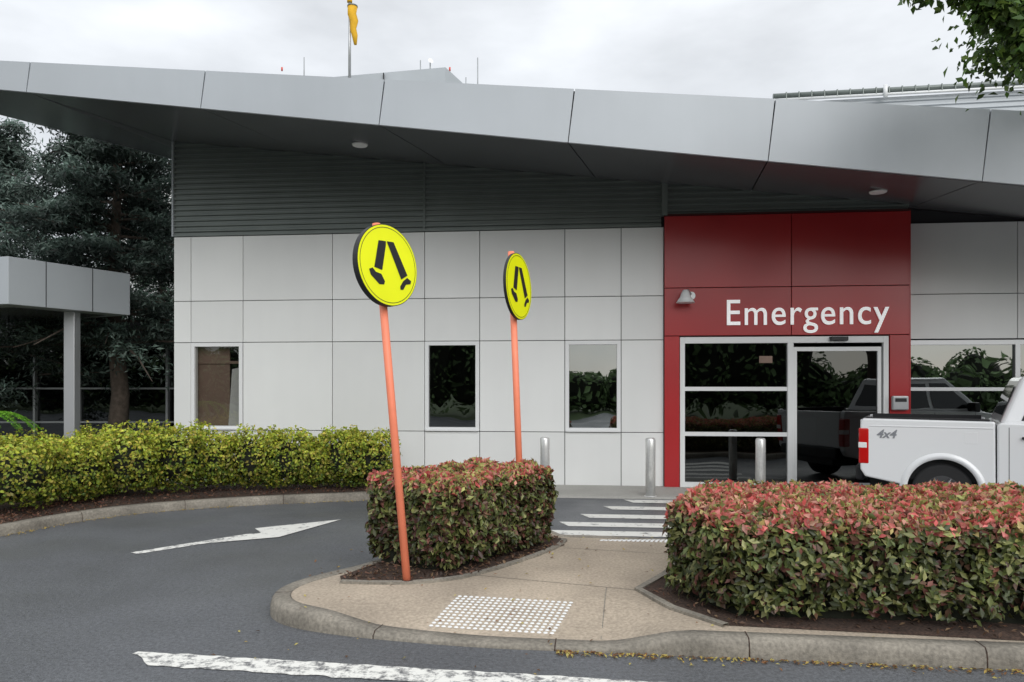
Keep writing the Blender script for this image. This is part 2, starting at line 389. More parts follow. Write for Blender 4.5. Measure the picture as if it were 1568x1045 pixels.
def corr(name,u0,u1,z0,z1,v):
    V=[];F=[];z=z0;p=.10;prof=[(0,0),(.04,0),(.055,-.042),(.083,-.042),(.10,0)]
    zs=[]
    while z<z1:
        for a,d in prof[:-1]: zs.append((z+a,d))
        z+=p
    for zz,d in zs: V+=[(u0,v+d,zz),(u1,v+d,zz)]
    F=[(2*i,2*i+1,2*i+3,2*i+2) for i in range(len(zs)-1)]
    o=obj(name,V,F,M_corr,B)
    bm=bmesh.new(); bm.from_mesh(o.data)
    p0=Vector((0,0,zw(0)+.12)); nrm=Vector((.1145,0,1)).normalized()
    bmesh.ops.bisect_plane(bm,geom=bm.verts[:]+bm.edges[:]+bm.faces[:],plane_co=p0,plane_no=nrm,clear_outer=True)
    bm.to_mesh(o.data); bm.free()
    return o
corr('corrugated_left',-6.336,-1.60,4.60,7,-.01)
corr('corrugated_mid',-1.57,2.62,4.60,7,-.01)
corr('corrugated_right',2.72,6.72,4.76,7,-.06)
box('corr_trim_1',-1.60,-1.57,-.06,0,4.6,5.9,M_corr,B); box('corr_trim_0',-6.37,-6.337,-.06,0,4.57,6.4,M_fasc,B)
box('corr_trim_2',2.62,2.72,-.14,0,4.74,5.4,M_corr,B); box('corr_base',-6.336,2.62,-.06,0,4.566,4.6,M_corr,B)
box('upper_backing',-6.3,6.7,.03,.1,4.56,4.9,M_joint,B)

v=-.12
def red(name,x0,x1,z0,z1,k=0): box(name,x0+G,x1-G,v,v+.05,z0+G,z1-G,M_red[k],B,.003)
red('red_panel_a',2.664,4.80,3.48,4.73,0); red('red_panel_b',4.80,6.72,3.48,4.73,1)
red('red_panel_c',2.664,4.80,2.65,3.48,1); red('red_panel_d',4.80,6.72,2.65,3.48,2)
red('red_panel_e',2.664,2.93,.03,2.65,0); red('red_panel_f',6.40,6.72,.03,2.65,1)
box('red_backing',2.67,6.715,v+.051,.1,2.64,4.72,M_jred,B); box('red_backing_l',2.67,2.93,v+.051,.1,.03,2.64,M_jred,B); box('red_backing_r',6.40,6.715,v+.051,.1,.03,2.64,M_jred,B)
box('red_return',6.716,6.74,v,.42,.03,4.73,M_red[1],B)
box('red_cap',2.66,6.74,v-.01,0.02,4.731,4.76,M_jred,B)
D=empty('entrance_doors'); D.parent=B
yo,y1=-.10,-.02
box('frame_left',2.935,3.02,yo,y1,.03,2.63,M_frame,D,.005); box('frame_right',6.31,6.395,yo,y1,.03,2.63,M_frame,D,.005)
box('frame_top',3.02,6.31,yo,y1,2.52,2.63,M_frame,D,.005); box('mullion',4.74,4.84,yo-.01,y1,.03,2.52,M_frame,D,.005)
box('rail_upper',3.02,4.74,yo+.01,y1,1.70,1.77,M_frame,D); box('rail_lower',3.02,4.74,yo+.01,y1,.92,.99,M_frame,D); box('rail_base',3.02,4.74,yo+.01,y1,.03,.12,M_frame,D)
obj('fixed_glass',[(3.02,-.05,.12),(4.74,-.05,.12),(4.74,-.05,2.52),(3.02,-.05,2.52)],[(0,1,2,3)],M_glassd,D)
box('slider_stile_l',4.845,4.90,-.085,-.03,.05,2.45,M_frame,D); box('slider_stile_r',6.22,6.28,-.085,-.03,.05,2.45,M_frame,D)
box('slider_top',4.90,6.22,-.085,-.03,2.38,2.45,M_frame,D); box('slider_base',4.90,6.22,-.085,-.03,.05,.14,M_frame,D)
obj('sliding_glass',[(4.9,-.055,.14),(6.22,-.055,.14),(6.22,-.055,2.38),(4.9,-.055,2.38)],[(0,1,2,3)],M_glassd,D)
box('door_sensor',5.43,5.72,-.17,-.101,2.55,2.62,M_blk,D,.01)
box('notice_a',4.28,4.5,-.056,-.053,2.18,2.3,M_brown,D)
I=empty('door_intercom'); I.parent=B
box('housing',6.42,6.68,-.20,-.121,1.38,1.62,M_alum,I,.02); box('face',6.46,6.64,-.206,-.2,1.52,1.58,M_blk,I)
Lm=empty('wall_lamp'); Lm.parent=B
tube('shade',[(3.0,-.32,3.42),(3.0,-.32,3.37),(3.0,-.32,3.29),(3.0,-.32,3.20)],[.04,.07,.10,.16],M_frame,Lm,20)
tube('arm',[(3.0,-.32,3.40),(3.05,-.26,3.42),(3.12,-.125,3.36)],.022,M_alum,Lm,8)
tube('base',[(3.12,-.155,3.34),(3.12,-.122,3.34)],.07,M_alum,Lm,16)

rc=[6.745,8.7,10.6,12.5]
for i in range(3):
    for j,(z0,z1) in enumerate(((.03,.93),(2.6,3.38),(3.38,4.62))):
        box('wing_panel_%d_%d'%(i,j),rc[i]+G,rc[i+1]-G,.38,.42,z0+G,z1-G,M_panel[(i+j)%3],B,.003)
        box('wing_backing_%d_%d'%(i,j),rc[i],rc[i+1],.421,.5,z0,z1,M_joint,B)
    box('wing_frame_v_%d'%i,rc[i+1]-.04,rc[i+1]+.04,.37,.46,.93,2.58,M_alum,B)
box('wing_frame_v',6.745,6.80,.37,.46,.93,2.58,M_alum,B)
box('wing_frame_t',6.80,12.46,.372,.46,2.50,2.58,M_alum,B); box('wing_frame_b',6.80,12.46,.372,.46,.94,1.02,M_alum,B); box('wing_frame_m',6.80,12.46,.375,.45,1.70,1.76,M_alum,B)
obj('wing_glass',[(6.8,.42,1.0),(12.46,.42,1.0),(12.46,.42,2.52),(6.8,.42,2.52)],[(0,1,2,3)],M_glassr,B)
box('wing_top',6.75,12.5,.45,.5,4.63,5.0,M_joint,B)

fj=[-9.9,-6.91,-4.21,-1.58,1.07,3.73,6.43,9.1,11.8]
FV=-2.985
for i in range(len(fj)-1):
    a,c=fj[i]+G,fj[i+1]-G
    la=.06+.008*i
    prism('fascia_panel_%d'%i,[(a,zb(a)),(c,zb(c)),(c+la,zt(c)),(a+la,zt(a))],FV,FV+.04,M_fasc,B)
prism('fascia_backing',[(fj[0]+.02,zb(fj[0])+.01),(fj[-1],zb(fj[-1])+.01),(fj[-1],zt(fj[-1])-.01),(fj[0]+.02,zt(fj[0])-.01)],FV+.041,FV+.1,M_joint,B)
def soz(u,vv):
    t=(vv-FV)/(0-FV); return zb(u)*(1-t)+zw(u)*t
for i in range(1,len(fj)-1):
    a,c=fj[i],fj[i+1]
    if i==1: 
        P=[(a+.008,FV+.03),(c-.008,FV+.03),(c+.5,.5),(-6.27,.5),(-6.34,0),(a+.6,0)]
    else: P=[(a+.008,FV+.03),(c-.008,FV+.03),(c+.5-.016,.5),(a+.5,.5)]
    obj('soffit_panel_%d'%i,[(x,y,soz(x,y)) for x,y in P],[tuple(range(len(P)))],M_soff,B)
P=[(-9.85,FV+.03),(-6.92,FV+.03),(-6.33,0),(-6.29,2.5),(-6.6,2.5)]
obj('soffit_panel_0',[(x,y,soz(x,min(y,0))+max(0,y)*.05) for x,y in P],[(0,1,2,3,4)],M_soff,B)
V=[(fj[0]+.05,FV+.1,zb(fj[0])+.05),(fj[-1],FV+.1,zb(fj[-1])+.05),(fj[-1],.5,zw(fj[-1])+.06),(-6.33,.5,zw(-6.3)+.06)]
obj('soffit_backing',V,[(0,1,2,3)],M_joint,B)
V=[(-9.88,FV+.05,zt(-9.9)-.03),(fj[-1],FV+.05,zt(fj[-1])-.03),(fj[-1],9,zw(fj[-1])+.4),(-6.25,9,zw(-6.3)+.3),(-6.3,2.5,zw(-6.3)+.3),(-6.62,2.5,zw(-6.6)+.3)]
obj('roof_deck',V,[tuple(range(6))],M_pipe,B)
V=[(-9.87,FV+.04,zb(-9.9)),(-6.61,2.5,soz(-6.6,0)+.12),(-6.61,2.5,zw(-6.6)+.3),(-9.87,FV+.04,zt(-9.9)-.03)]
obj('roof_edge',V,[(0,1,2,3)],M_fasc,B)
box('back_wall',-6.3,12.5,7.95,8.0,0,5,M_panel[0],B); box('right_end_wall',12.45,12.5,.5,7.95,0,4.7,M_panel[0],B)
for q,(u,vv) in enumerate([(-2.35,-1.4),(5.75,-1.35)]):
    z=soz(u,vv)-.012
    tube('downlight_%d'%q,[(u,vv,z),(u,vv,z-.02)],[.13,.12],M_white,B,20)

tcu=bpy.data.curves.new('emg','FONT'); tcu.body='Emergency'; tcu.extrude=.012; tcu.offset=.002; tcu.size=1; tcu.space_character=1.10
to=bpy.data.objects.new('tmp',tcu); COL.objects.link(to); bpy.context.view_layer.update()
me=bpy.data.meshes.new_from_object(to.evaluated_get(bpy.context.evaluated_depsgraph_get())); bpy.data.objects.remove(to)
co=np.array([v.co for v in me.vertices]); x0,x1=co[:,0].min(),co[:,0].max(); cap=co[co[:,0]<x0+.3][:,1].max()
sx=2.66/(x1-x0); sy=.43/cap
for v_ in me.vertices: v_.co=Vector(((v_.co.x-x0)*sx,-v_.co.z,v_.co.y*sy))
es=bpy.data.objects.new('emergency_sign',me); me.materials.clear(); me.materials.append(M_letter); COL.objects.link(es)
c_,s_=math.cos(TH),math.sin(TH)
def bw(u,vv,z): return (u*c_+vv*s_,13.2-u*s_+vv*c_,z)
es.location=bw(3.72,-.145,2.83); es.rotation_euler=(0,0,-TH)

# ------------------------------------------------------------------ bollards
def bollard(x,y):
    e=empty('bollard',(x,y,.03))
    tube('post',[(0,0,0),(0,0,.90),(0,0,.925),(0,0,.935)],[.078,.078,.07,.05],M_steel,e,28)
    tube('collar',[(0,0,0),(0,0,.012)],.1,M_steel,e,24)
bollard(.53,11.9); bollard(2.2,11.75); bollard(3.92,11.66)

# ------------------------------------------------------------------ crossing signs
def crossing_sign(base,top,cz,ang,th):
    e=empty('pedestrian_crossing_sign')
    base=Vector(base);top=Vector(top)
    tube('pole',[base-Vector((0,0,.05)),top],.034,M_orange,e,16)
    tube('pole_collar',[base-Vector((0,0,.04)),base+Vector((0,0,.02))],.05,M_mulch,e,16)
    ax=(top-base).normalized(); t=(cz-base.z)/(top.z-base.z); c=base.lerp(top,t)
    n=Vector((math.sin(ang),-math.cos(ang),0)); n=(n-ax*n.dot(ax)).normalized()
    rt=n.cross(ax)*-1
    if rt.x<0 and abs(rt.x)>.01: rt=-rt
    c=c+n*.045
    def P(x,y,d): return c+rt*x+ax*y+n*d
    Rr=.345;S=64
    def disc(name,r,d0,d1,m):
        V=[P(r*math.cos(2*math.pi*k/S),r*math.sin(2*math.pi*k/S),d0) for k in range(S)]+[P(r*math.cos(2*math.pi*k/S),r*math.sin(2*math.pi*k/S),d1) for k in range(S)]
        obj(name,V,[tuple(range(S)),tuple(range(2*S-1,S-1,-1))]+[(k,(k+1)%S,S+(k+1)%S,S+k) for k in range(S)],m,e)
    disc('housing',Rr,0,th,M_blk); disc('face',Rr-.006,th+.0001,th+.003,M_yel)
    V=[P(r*math.cos(2*math.pi*k/S),r*math.sin(2*math.pi*k/S),th+.005) for r in (Rr-.024,Rr-.029) for k in range(S)]
    obj('ring',V,[(k,(k+1)%S,S+(k+1)%S,S+k) for k in range(S)],M_blk,e)
    # walking legs: meet at the hip, feet apart
    polys=[[(-.18,.60),(.07,.60),(.06,.50),(-.14,-.14),(-.40,-.08)],
           [(-.58,-.14),(-.46,-.10),(-.36,-.20),(-.18,-.24),(-.08,-.42),(-.12,-.50),(-.28,-.50),(-.42,-.38),(-.54,-.28)],
           [(.10,.60),(.34,.60),(.74,-.22),(.50,-.34)],
           [(.44,-.52),(.56,-.38),(.72,-.28),(.86,-.36),(.82,-.44),(.66,-.46),(.54,-.60),(.44,-.60)]]
    for i,q in enumerate(polys):
        obj('leg_symbol_%d'%i,[P((x-.10)*.335,y*.335,th+.006) for x,y in q],[tuple(range(len(q)))],M_blk,e)
    for yy in (-.22,.22):
        tube('bracket_%d'%int(yy*100+50),[P(-.05,yy,-.02),P(.05,yy,-.02)],.02,M_steel,e,8)
crossing_sign((-.886,6.27,.13),(-1.152,6.27,3.17),2.80,R(54),.055)
crossing_sign((.11,7.7,.13),(-.01,7.7,3.19),2.82,R(67),.03)

# ------------------------------------------------------------------ hedges
def hedge(name,poly,z0,z1,n,top_cols,side_cols,L=.06,W=.03,seed=0,redtop=.75):
    e=empty(name)
    m_=len(poly); segs=[]
    area2=0
    for i in range(m_):
        a,b_=poly[i],poly[(i+1)%m_]; l=math.hypot(b_[0]-a[0],b_[1]-a[1]); nx,ny=(b_[1]-a[1])/l,-(b_[0]-a[0])/l
        area2+=a[0]*b_[1]-b_[0]*a[1]; segs.append((a,b_,l,nx,ny))
    sg=1 if area2>0 else -1
    top_area=abs(area2)/2; side=sum(s[2] for s in segs)*(z1-z0); nt_=int(n*top_area/(top_area+side)*1.25)
    xs=[p[0] for p in poly];ys=[p[1] for p in poly]
    C=[];N=[];K=[]
    def edge_d(x,y):
        d=9
        for a,b_,l,nx,ny in segs: d=min(d,-((x-a[0])*nx+(y-a[1])*ny)*sg)
        return d
    while len(C)<nt_:
        x=random.uniform(min(xs),max(xs));y=random.uniform(min(ys),max(ys))
        if not inside((x,y),poly): continue
        d=edge_d(x,y); h=z1-max(0,.10-d)*.6+.05*noise.noise(Vector((x*3.5,y*3.5,seed)))+.05*noise.noise(Vector((x*11,y*11,seed)))
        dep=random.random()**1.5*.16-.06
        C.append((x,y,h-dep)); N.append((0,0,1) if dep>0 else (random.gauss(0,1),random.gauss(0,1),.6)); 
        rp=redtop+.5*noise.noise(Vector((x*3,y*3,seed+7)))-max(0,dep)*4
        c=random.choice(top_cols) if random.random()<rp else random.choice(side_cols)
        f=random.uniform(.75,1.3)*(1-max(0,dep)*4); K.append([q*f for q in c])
    tot=sum(s[2] for s in segs)
    for a,b_,l,nx,ny in segs:
        for _ in range(int((n-nt_*.8)*l/tot)):
            t=random.random(); z=z0+.06+(z1-z0-.04)*random.random()**.85; x=a[0]+(b_[0]-a[0])*t;y=a[1]+(b_[1]-a[1])*t
            o_=.09*noise.noise(Vector((x*3+z,y*3,z*4+seed)))+.06*noise.noise(Vector((x*10,y*10,z*10)))
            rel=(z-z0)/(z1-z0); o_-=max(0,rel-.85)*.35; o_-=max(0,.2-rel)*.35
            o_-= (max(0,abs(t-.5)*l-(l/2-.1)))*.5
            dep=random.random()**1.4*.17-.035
            x+=nx*sg*(o_-dep);y+=ny*sg*(o_-dep)
            C.append((x,y,z));N.append((nx*sg,ny*sg,.5))
            if rel>.88 and random.random()<(rel-.88)*6: c=random.choice(top_cols)
            else: c=random.choice(side_cols)
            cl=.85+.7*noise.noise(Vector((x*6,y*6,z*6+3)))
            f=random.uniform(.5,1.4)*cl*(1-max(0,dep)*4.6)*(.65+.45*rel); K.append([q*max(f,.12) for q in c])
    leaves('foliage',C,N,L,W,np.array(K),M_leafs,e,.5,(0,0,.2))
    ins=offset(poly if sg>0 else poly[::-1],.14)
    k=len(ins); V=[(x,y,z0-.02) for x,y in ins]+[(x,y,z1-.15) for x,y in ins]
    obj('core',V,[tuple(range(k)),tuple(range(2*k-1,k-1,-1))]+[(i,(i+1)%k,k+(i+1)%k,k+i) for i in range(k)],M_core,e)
    return e
RT=[(.60,.12,.11),(.57,.17,.14),(.62,.30,.23),(.55,.30,.19),(.46,.36,.14),(.64,.19,.17),(.36,.37,.12)]
RT2=[(.58,.12,.11),(.56,.19,.16),(.60,.26,.2),(.36,.37,.12),(.44,.40,.13)]
SD=[(.115,.145,.04),(.18,.21,.06),(.085,.105,.035),(.28,.29,.09),(.13,.165,.05),(.18,.10,.06),(.37,.37,.15),(.10,.125,.04),(.21,.225,.075),(.21,.08,.06)]
SD1=SD+[(.15,.065,.05),(.11,.055,.04)]
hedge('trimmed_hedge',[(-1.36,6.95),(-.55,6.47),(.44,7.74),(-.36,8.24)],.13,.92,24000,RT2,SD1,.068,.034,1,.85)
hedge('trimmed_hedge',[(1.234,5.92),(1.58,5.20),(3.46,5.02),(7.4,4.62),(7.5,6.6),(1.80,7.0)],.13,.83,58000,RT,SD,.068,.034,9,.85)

YG=[(.56,.60,.06),(.46,.55,.06),(.62,.62,.09),(.34,.46,.05),(.60,.50,.09),(.5,.6,.1)]
YD=[(.17,.27,.04),(.24,.34,.05),(.11,.19,.03),(.30,.27,.07)]
def shrub(name,blobs,n,L=.055,W=.034):
    e=empty(name); C=[];N=[];K=[]
    for bi,(x,y,rx,ry,h) in enumerate(blobs):
        for _ in range(n):
            d=Vector((random.gauss(0,1),random.gauss(0,1),random.gauss(0,1))).normalized()
            r=.88+.34*noise.noise(d*2.2+Vector((x,y,bi)))+.30*noise.noise(d*5+Vector((x,y,bi)))
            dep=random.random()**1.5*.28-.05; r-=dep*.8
            px=math.copysign(abs(d.x)**.75,d.x);py=math.copysign(abs(d.y)**.75,d.y);pz=math.copysign(abs(d.z)**.7,d.z)
            z=.12+h*.52+pz*h*.5*r
            if z<.16: z=.16+random.random()*.1
            C.append((x+px*rx*r,y+py*ry*r,z)); N.append(d)
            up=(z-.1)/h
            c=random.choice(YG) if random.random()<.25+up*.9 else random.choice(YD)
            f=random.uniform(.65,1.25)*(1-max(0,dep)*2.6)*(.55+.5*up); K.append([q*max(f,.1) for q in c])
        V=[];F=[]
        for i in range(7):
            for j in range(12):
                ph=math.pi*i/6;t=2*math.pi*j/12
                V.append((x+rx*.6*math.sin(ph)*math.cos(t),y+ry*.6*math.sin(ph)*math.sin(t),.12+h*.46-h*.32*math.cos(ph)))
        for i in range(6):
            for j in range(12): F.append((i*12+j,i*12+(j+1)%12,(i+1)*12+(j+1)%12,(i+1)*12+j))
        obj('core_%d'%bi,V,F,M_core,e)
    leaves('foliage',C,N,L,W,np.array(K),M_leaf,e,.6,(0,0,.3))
shrub('yellow_green_hedge',[(-7.6,9.3,.7,.6,.98),(-6.75,10.0,.68,.62,.97),(-6.35,10.8,.5,.5,.92),(-5.85,11.3,.6,.55,1.0),(-5.3,11.75,.55,.5,1.08),(-4.85,12.0,.5,.5,.93),
  (-4.2,12.05,.55,.42,.96),(-3.65,12.1,.5,.42,.96),(-3.25,12.2,.33,.4,.76),(-2.8,12.2,.45,.4,.99),(-2.35,12.25,.5,.42,.93),(-6.6,11.9,.6,.5,1.0),(-7.5,11.2,.7,.5,.95)],4300)

fe=empty('tree_fern'); C=[];N=[];K=[]
for a in range(16):
    az=a*2*math.pi/16+.2; 
    for i in range(60):
        t=i/60; r=.1+t*.8; z=1.25+.55*t-.75*t*t+.05
        for s in (-1,1):
            for q in range(2):
                w_=(1-t)*.12*random.random()+.02
                C.append((-8.0+r*math.cos(az)-s*w_*math.sin(az),10.9+r*math.sin(az)+s*w_*math.cos(az),z)); N.append((0,0,1)); K.append([.26*random.uniform(.7,1.3),.55,.05])
leaves('fronds',C,N,.06,.018,np.array(K),M_leaf,fe,.2)
tube('trunk',[(-8.0,10.9,.1),(-8.0,10.9,1.3)],.08,M_bark,fe,8)

C=[];N=[];K=[]
for _ in range(700):
    if random.random()<.65: x=.3+2.9*random.random()**1.4; y=4.99-.118*(x-.38)-abs(random.gauss(0,.04))-.015
    else: x=random.uniform(-2,3.2);y=random.uniform(4.3,9)
    z=.012 if not inside((x,y),ISL) else zi(x,y)+.01
    C.append((x,y,z));N.append((0,0,1));K.append(random.choice([(.45,.32,.08),(.25,.12,.05),(.5,.42,.12),(.14,.07,.03)]))
for _ in range(420):
    k=random.random()*(len(KL)-2); i=int(k); f=k-i; x=KL[i][0]*(1-f)+KL[i+1][0]*f+abs(random.gauss(0,.05)); y=KL[i][1]*(1-f)+KL[i+1][1]*f-abs(random.gauss(0,.06))
    C.append((x,y,.012));N.append((0,0,1));K.append((.45,.32,.08))
leaves('fallen_leaves',C,N,.032,.016,np.array(K),M_leaf,None,.25)
C=[];N=[];K=[]
for P_,nn in ((BED1,1500),(BED2,2800)):
    xs=[p[0] for p in P_];ys=[p[1] for p in P_]; c=0
    while c<nn:
        x=random.uniform(min(xs),max(xs));y=random.uniform(min(ys),max(ys))
        if inside((x,y),P_): C.append((x,y,zi(x,y)+.02+random.random()*.01));N.append((0,0,1));K.append(random.choice([(.12,.07,.045),(.05,.03,.02),(.26,.17,.10),(.18,.09,.06)]));c+=1
for _ in range(3500):
    k=random.random()*(len(KL)-2); i=int(k); f=k-i; d=random.uniform(.2,1.6); x=KL[i][0]*(1-f)+KL[i+1][0]*f-d*.5; y=KL[i][1]*(1-f)+KL[i+1][1]*f+d*.75
    C.append((x,y,.13));N.append((0,0,1));K.append(random.choice([(.12,.05,.035),(.05,.03,.02),(.2,.10,.06)]))
leaves('bark_chips',C,N,.045,.018,np.array(K),M_leaf,None,.5)

# ------------------------------------------------------------------ cedar trees
def conifer(name,x,y,H,rad,zlo,nl,per,seed,cols):
    random.seed(seed); e=empty(name)
    tube('trunk',[(x,y,0),(x+.12,y,1.6),(x-.05,y,3.6),(x+.05,y,H*.7),(x,y,H-.3)],[.24,.18,.14,.08,.02],M_bark,e,12)
    C=[];N=[];K=[];V=[];F=[]
    for i in range(nl):
        h=zlo+(H-.4-zlo)*(i+random.random())/nl; az=random.uniform(0,2*math.pi)
        rel=(h-zlo)/(H-zlo); ln=rad*(1-rel**1.5*.78)*random.uniform(.5,1.08)
        p0=Vector((x,y,h)); d=Vector((math.cos(az),math.sin(az),random.uniform(-.02,.25)))
        bend=random.uniform(-.32,-.05)
        pts=[p0+d*ln*t+Vector((0,0,bend*ln*t*t)) for t in (0,.33,.66,1)]
        k=len(V); 
        for q,p in enumerate(pts):
            r=.045*(1-q/3.6)
            V+=[p+Vector((0,0,r)),p+Vector((d.y*r,-d.x*r,-r*.5)),p+Vector((-d.y*r,d.x*r,-r*.5))]
        for q in range(3):
            for s in range(3): F.append((k+q*3+s,k+q*3+(s+1)%3,k+q*3+3+(s+1)%3,k+q*3+3+s))
        for cl in range(6):
            t=random.uniform(.35,1.03); pc=p0+d*ln*t+Vector((0,0,bend*ln*t*t)); off=random.uniform(-.35,.35)*ln*.4
            pc+=Vector((-d.y*off,d.x*off,random.uniform(-.08,.08)))
            rr=random.uniform(.26,.50)
            tone=random.uniform(.6,1.35)
            for _ in range(per):
                v_=Vector((random.gauss(0,.5),random.gauss(0,.5),random.gauss(0,.24)))
                v_.z-=.25*(v_.x**2+v_.y**2)
                q_=pc+v_*rr
                if q_.y<14.4+.1*(q_.x+8.6) and q_.z<4.6: continue
                C.append(q_); N.append((v_.x*.8,v_.y*.8,.6))
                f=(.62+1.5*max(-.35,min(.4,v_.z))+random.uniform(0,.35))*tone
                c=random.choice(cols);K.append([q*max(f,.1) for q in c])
    obj('limbs',V,F,M_bark,e)
    leaves('foliage',C,N,.14,.038,np.array(K),M_leaf,e,.45)
CB=[(.12,.18,.15),(.155,.215,.18),(.10,.15,.12),(.21,.275,.235)]
conifer('cedar_tree',-8.7,16.2,8.6,3.1,2.6,125,105,11,CB)
conifer('cedar_tree',-13.0,18.0,8.5,3.9,1.6,130,95,12,CB)
conifer('cedar_tree',-10.2,21.5,7.2,3.2,1.6,70,60,13,[(.06,.10,.07),(.08,.13,.08)])
random.seed(77)

# ------------------------------------------------------------------ broadleaf tree
bt=empty('broadleaf_tree')
tube('trunk',[(7.5,7.7,-.05),(7.45,7.6,2.5),(7.2,7.4,4.2),(6.9,7.3,5.6),(6.7,7.2,7.2)],[.2,.16,.13,.1,.04],M_bark,bt,12)
tube('limb_1',[(7.2,7.4,4.4),(6.2,7.1,5.6),(5.2,7.0,5.9),(4.3,6.95,5.75),(3.9,6.95,5.6)],[.09,.07,.045,.025,.01],M_bark,bt,8)
tube('limb_2',[(6.0,7.1,5.75),(5.4,7.0,5.5),(5.0,7.0,5.1),(4.95,7.0,4.85)],[.05,.03,.018,.008],M_bark,bt,8)
C=[];N=[];K=[]
cl=[(3.86,6.95,5.52,.15),(4.12,6.95,5.56,.17),(4.35,6.95,5.5,.2),(4.5,7,5.33,.15),(4.6,6.95,5.42,.22),(4.72,7,5.22,.17),(4.85,7,5.03,.16),(4.93,7,4.86,.14),(4.97,7,4.76,.09),(5.0,7,5.25,.2),(5.15,7,5.0,.2),(4.9,7,5.5,.25),(5.3,7,5.45,.3),(5.4,7,4.9,.2)]
for _ in range(60):
    a=random.uniform(0,6.28);r=random.uniform(.3,2.1); cl.append((6.9+r*math.cos(a),7.6+r*math.sin(a)*.8,random.uniform(5.3,8.3),random.uniform(.3,.5)))
for x,y,z,r in cl:
    for _ in range(int(3800*r*r)+80 if x<5.6 else 160):
        v_=Vector((random.gauss(0,.5),random.gauss(0,.5),random.gauss(0,.45)))
        C.append((x+v_.x*r,y+v_.y*r,z+v_.z*r));N.append((v_.x,v_.y,.6)); f=random.uniform(.5,1.3)
        c=random.choice([(.07,.14,.025),(.10,.19,.035),(.05,.09,.02),(.17,.26,.05)]);K.append([q*f for q in c])
leaves('foliage',C,N,.095,.055,np.array(K),M_leaf,bt,.6,(0,0,-.6))

# ------------------------------------------------------------------ tree line across the road (behind the viewer)
tl=empty('background_trees'); C=[];N=[];K=[];CV=[];CF=[]
for x in np.arange(-44,50,1.5):
    if -20<x<-5: H=9
    elif -5<=x<3: H=2.7+.35*math.sin(x*1.7)
    elif 3<=x<10.5: H=7+1.5*math.sin(x*2)
    elif x>=10.5: H=3.0+.7*math.sin(x*1.3)
    else: H=4.5
    H*=random.uniform(.9,1.08)
    y0_=-19+random.uniform(-1,1)
    for _ in range(450):
        v_=Vector((random.gauss(0,1),random.gauss(0,1),random.gauss(0,1))).normalized()*random.uniform(.8,1.06)
        C.append((x+v_.x*1.7,y0_+v_.y*1.6,H*.5+v_.z*H*.5));N.append(v_);f=random.uniform(.4,1.8);K.append([.14*f,.21*f,.09*f])
    k=len(CV)
    for i in range(7):
        for j in range(8):
            ph=math.pi*i/6;t=2*math.pi*j/8; CV.append((x+1.35*math.sin(ph)*math.cos(t),y0_+1.2*math.sin(ph)*math.sin(t),H*.48-H*.42*math.cos(ph)))
    for i in range(6):
        for j in range(8): CF.append((k+i*8+j,k+i*8+(j+1)%8,k+(i+1)*8+(j+1)%8,k+(i+1)*8+j))
obj('inner_mass',CV,CF,M_core,tl)
leaves('foliage',C,N,.38,.24,np.array(K),M_leaf,tl,.6)

# ------------------------------------------------------------------ left canopy + glazed wing
cn=empty('entrance_canopy')
O=[(-8.52,12.5),(-7.49,14.5),(-12,17),(-13.5,13.9)]
V=[(x,y,3.17) for x,y in O]+[(x,y,3.98) for x,y in O]
obj('canopy_slab',V,BF,M_fasc,cn,bevel=.01)
O2=[(-8.75,13.0),(-7.95,14.5),(-11.8,16.6),(-13,14.2)]
obj('canopy_soffit',[(x,y,3.165) for x,y in O2],[(0,1,2,3)],M_soff,cn)
for q,t in enumerate((.28,.66)):
    x=-8.52+1.03*t;y=12.5+2*t; nx,ny=.89,-.458
    tx,ty=.458,.89
    V=[(x+nx*.003-tx*.008,y+ny*.003-ty*.008,3.17),(x+nx*.003+tx*.008,y+ny*.003+ty*.008,3.17),(x+nx*.003+tx*.008,y+ny*.003+ty*.008,3.98),(x+nx*.003-tx*.008,y+ny*.003-ty*.008,3.98)]
    obj('joint_%d'%q,V,[(0,1,2,3)],M_joint,cn)
box('post',-8.34,-8.14,13.75,13.95,0,3.17,M_alum,cn,.01)
gw=empty('glazed_wing')
box('roof',-20,-6.6,17.3,24,2.75,3.3,M_soff,gw)
box('base_wall',-20,-6.6,17.6,17.75,0,.3,M_joint,gw)
obj('glass',[(-20,17.65,.3),(-6.6,17.65,.3),(-6.6,17.65,2.75),(-20,17.65,2.75)],[(0,1,2,3)],M_glassw,gw)
box('dark_room',-20,-6.6,20,20.1,0,2.75,M_dark,gw); box('dark_floor',-20,-6.6,17.8,20,0,.05,M_dark,gw)
for q,x in enumerate((-12.4,-11.35,-10.3,-9.25,-8.2,-7.15)): box('mullion_%d'%q,x-.025,x+.025,17.55,17.68,.3,2.75,M_pipe,gw)
for q,z in enumerate((.9,1.7)): box('transom_%d'%q,-20,-6.6,17.56,17.67,z,z+.04,M_pipe,gw)
wb=empty('white_building')
box('walls',-13.4,-9.6,25,32,0,9.0,M_panel[0],wb); box('gutter',-13.6,-9.4,24.8,25,8.85,9.05,M_pipe,wb)
for q in range(3): box('window_%d'%q,-13+q*1.3,-12.2+q*1.3,24.96,25.0,6.2,7.4,M_glass,wb)

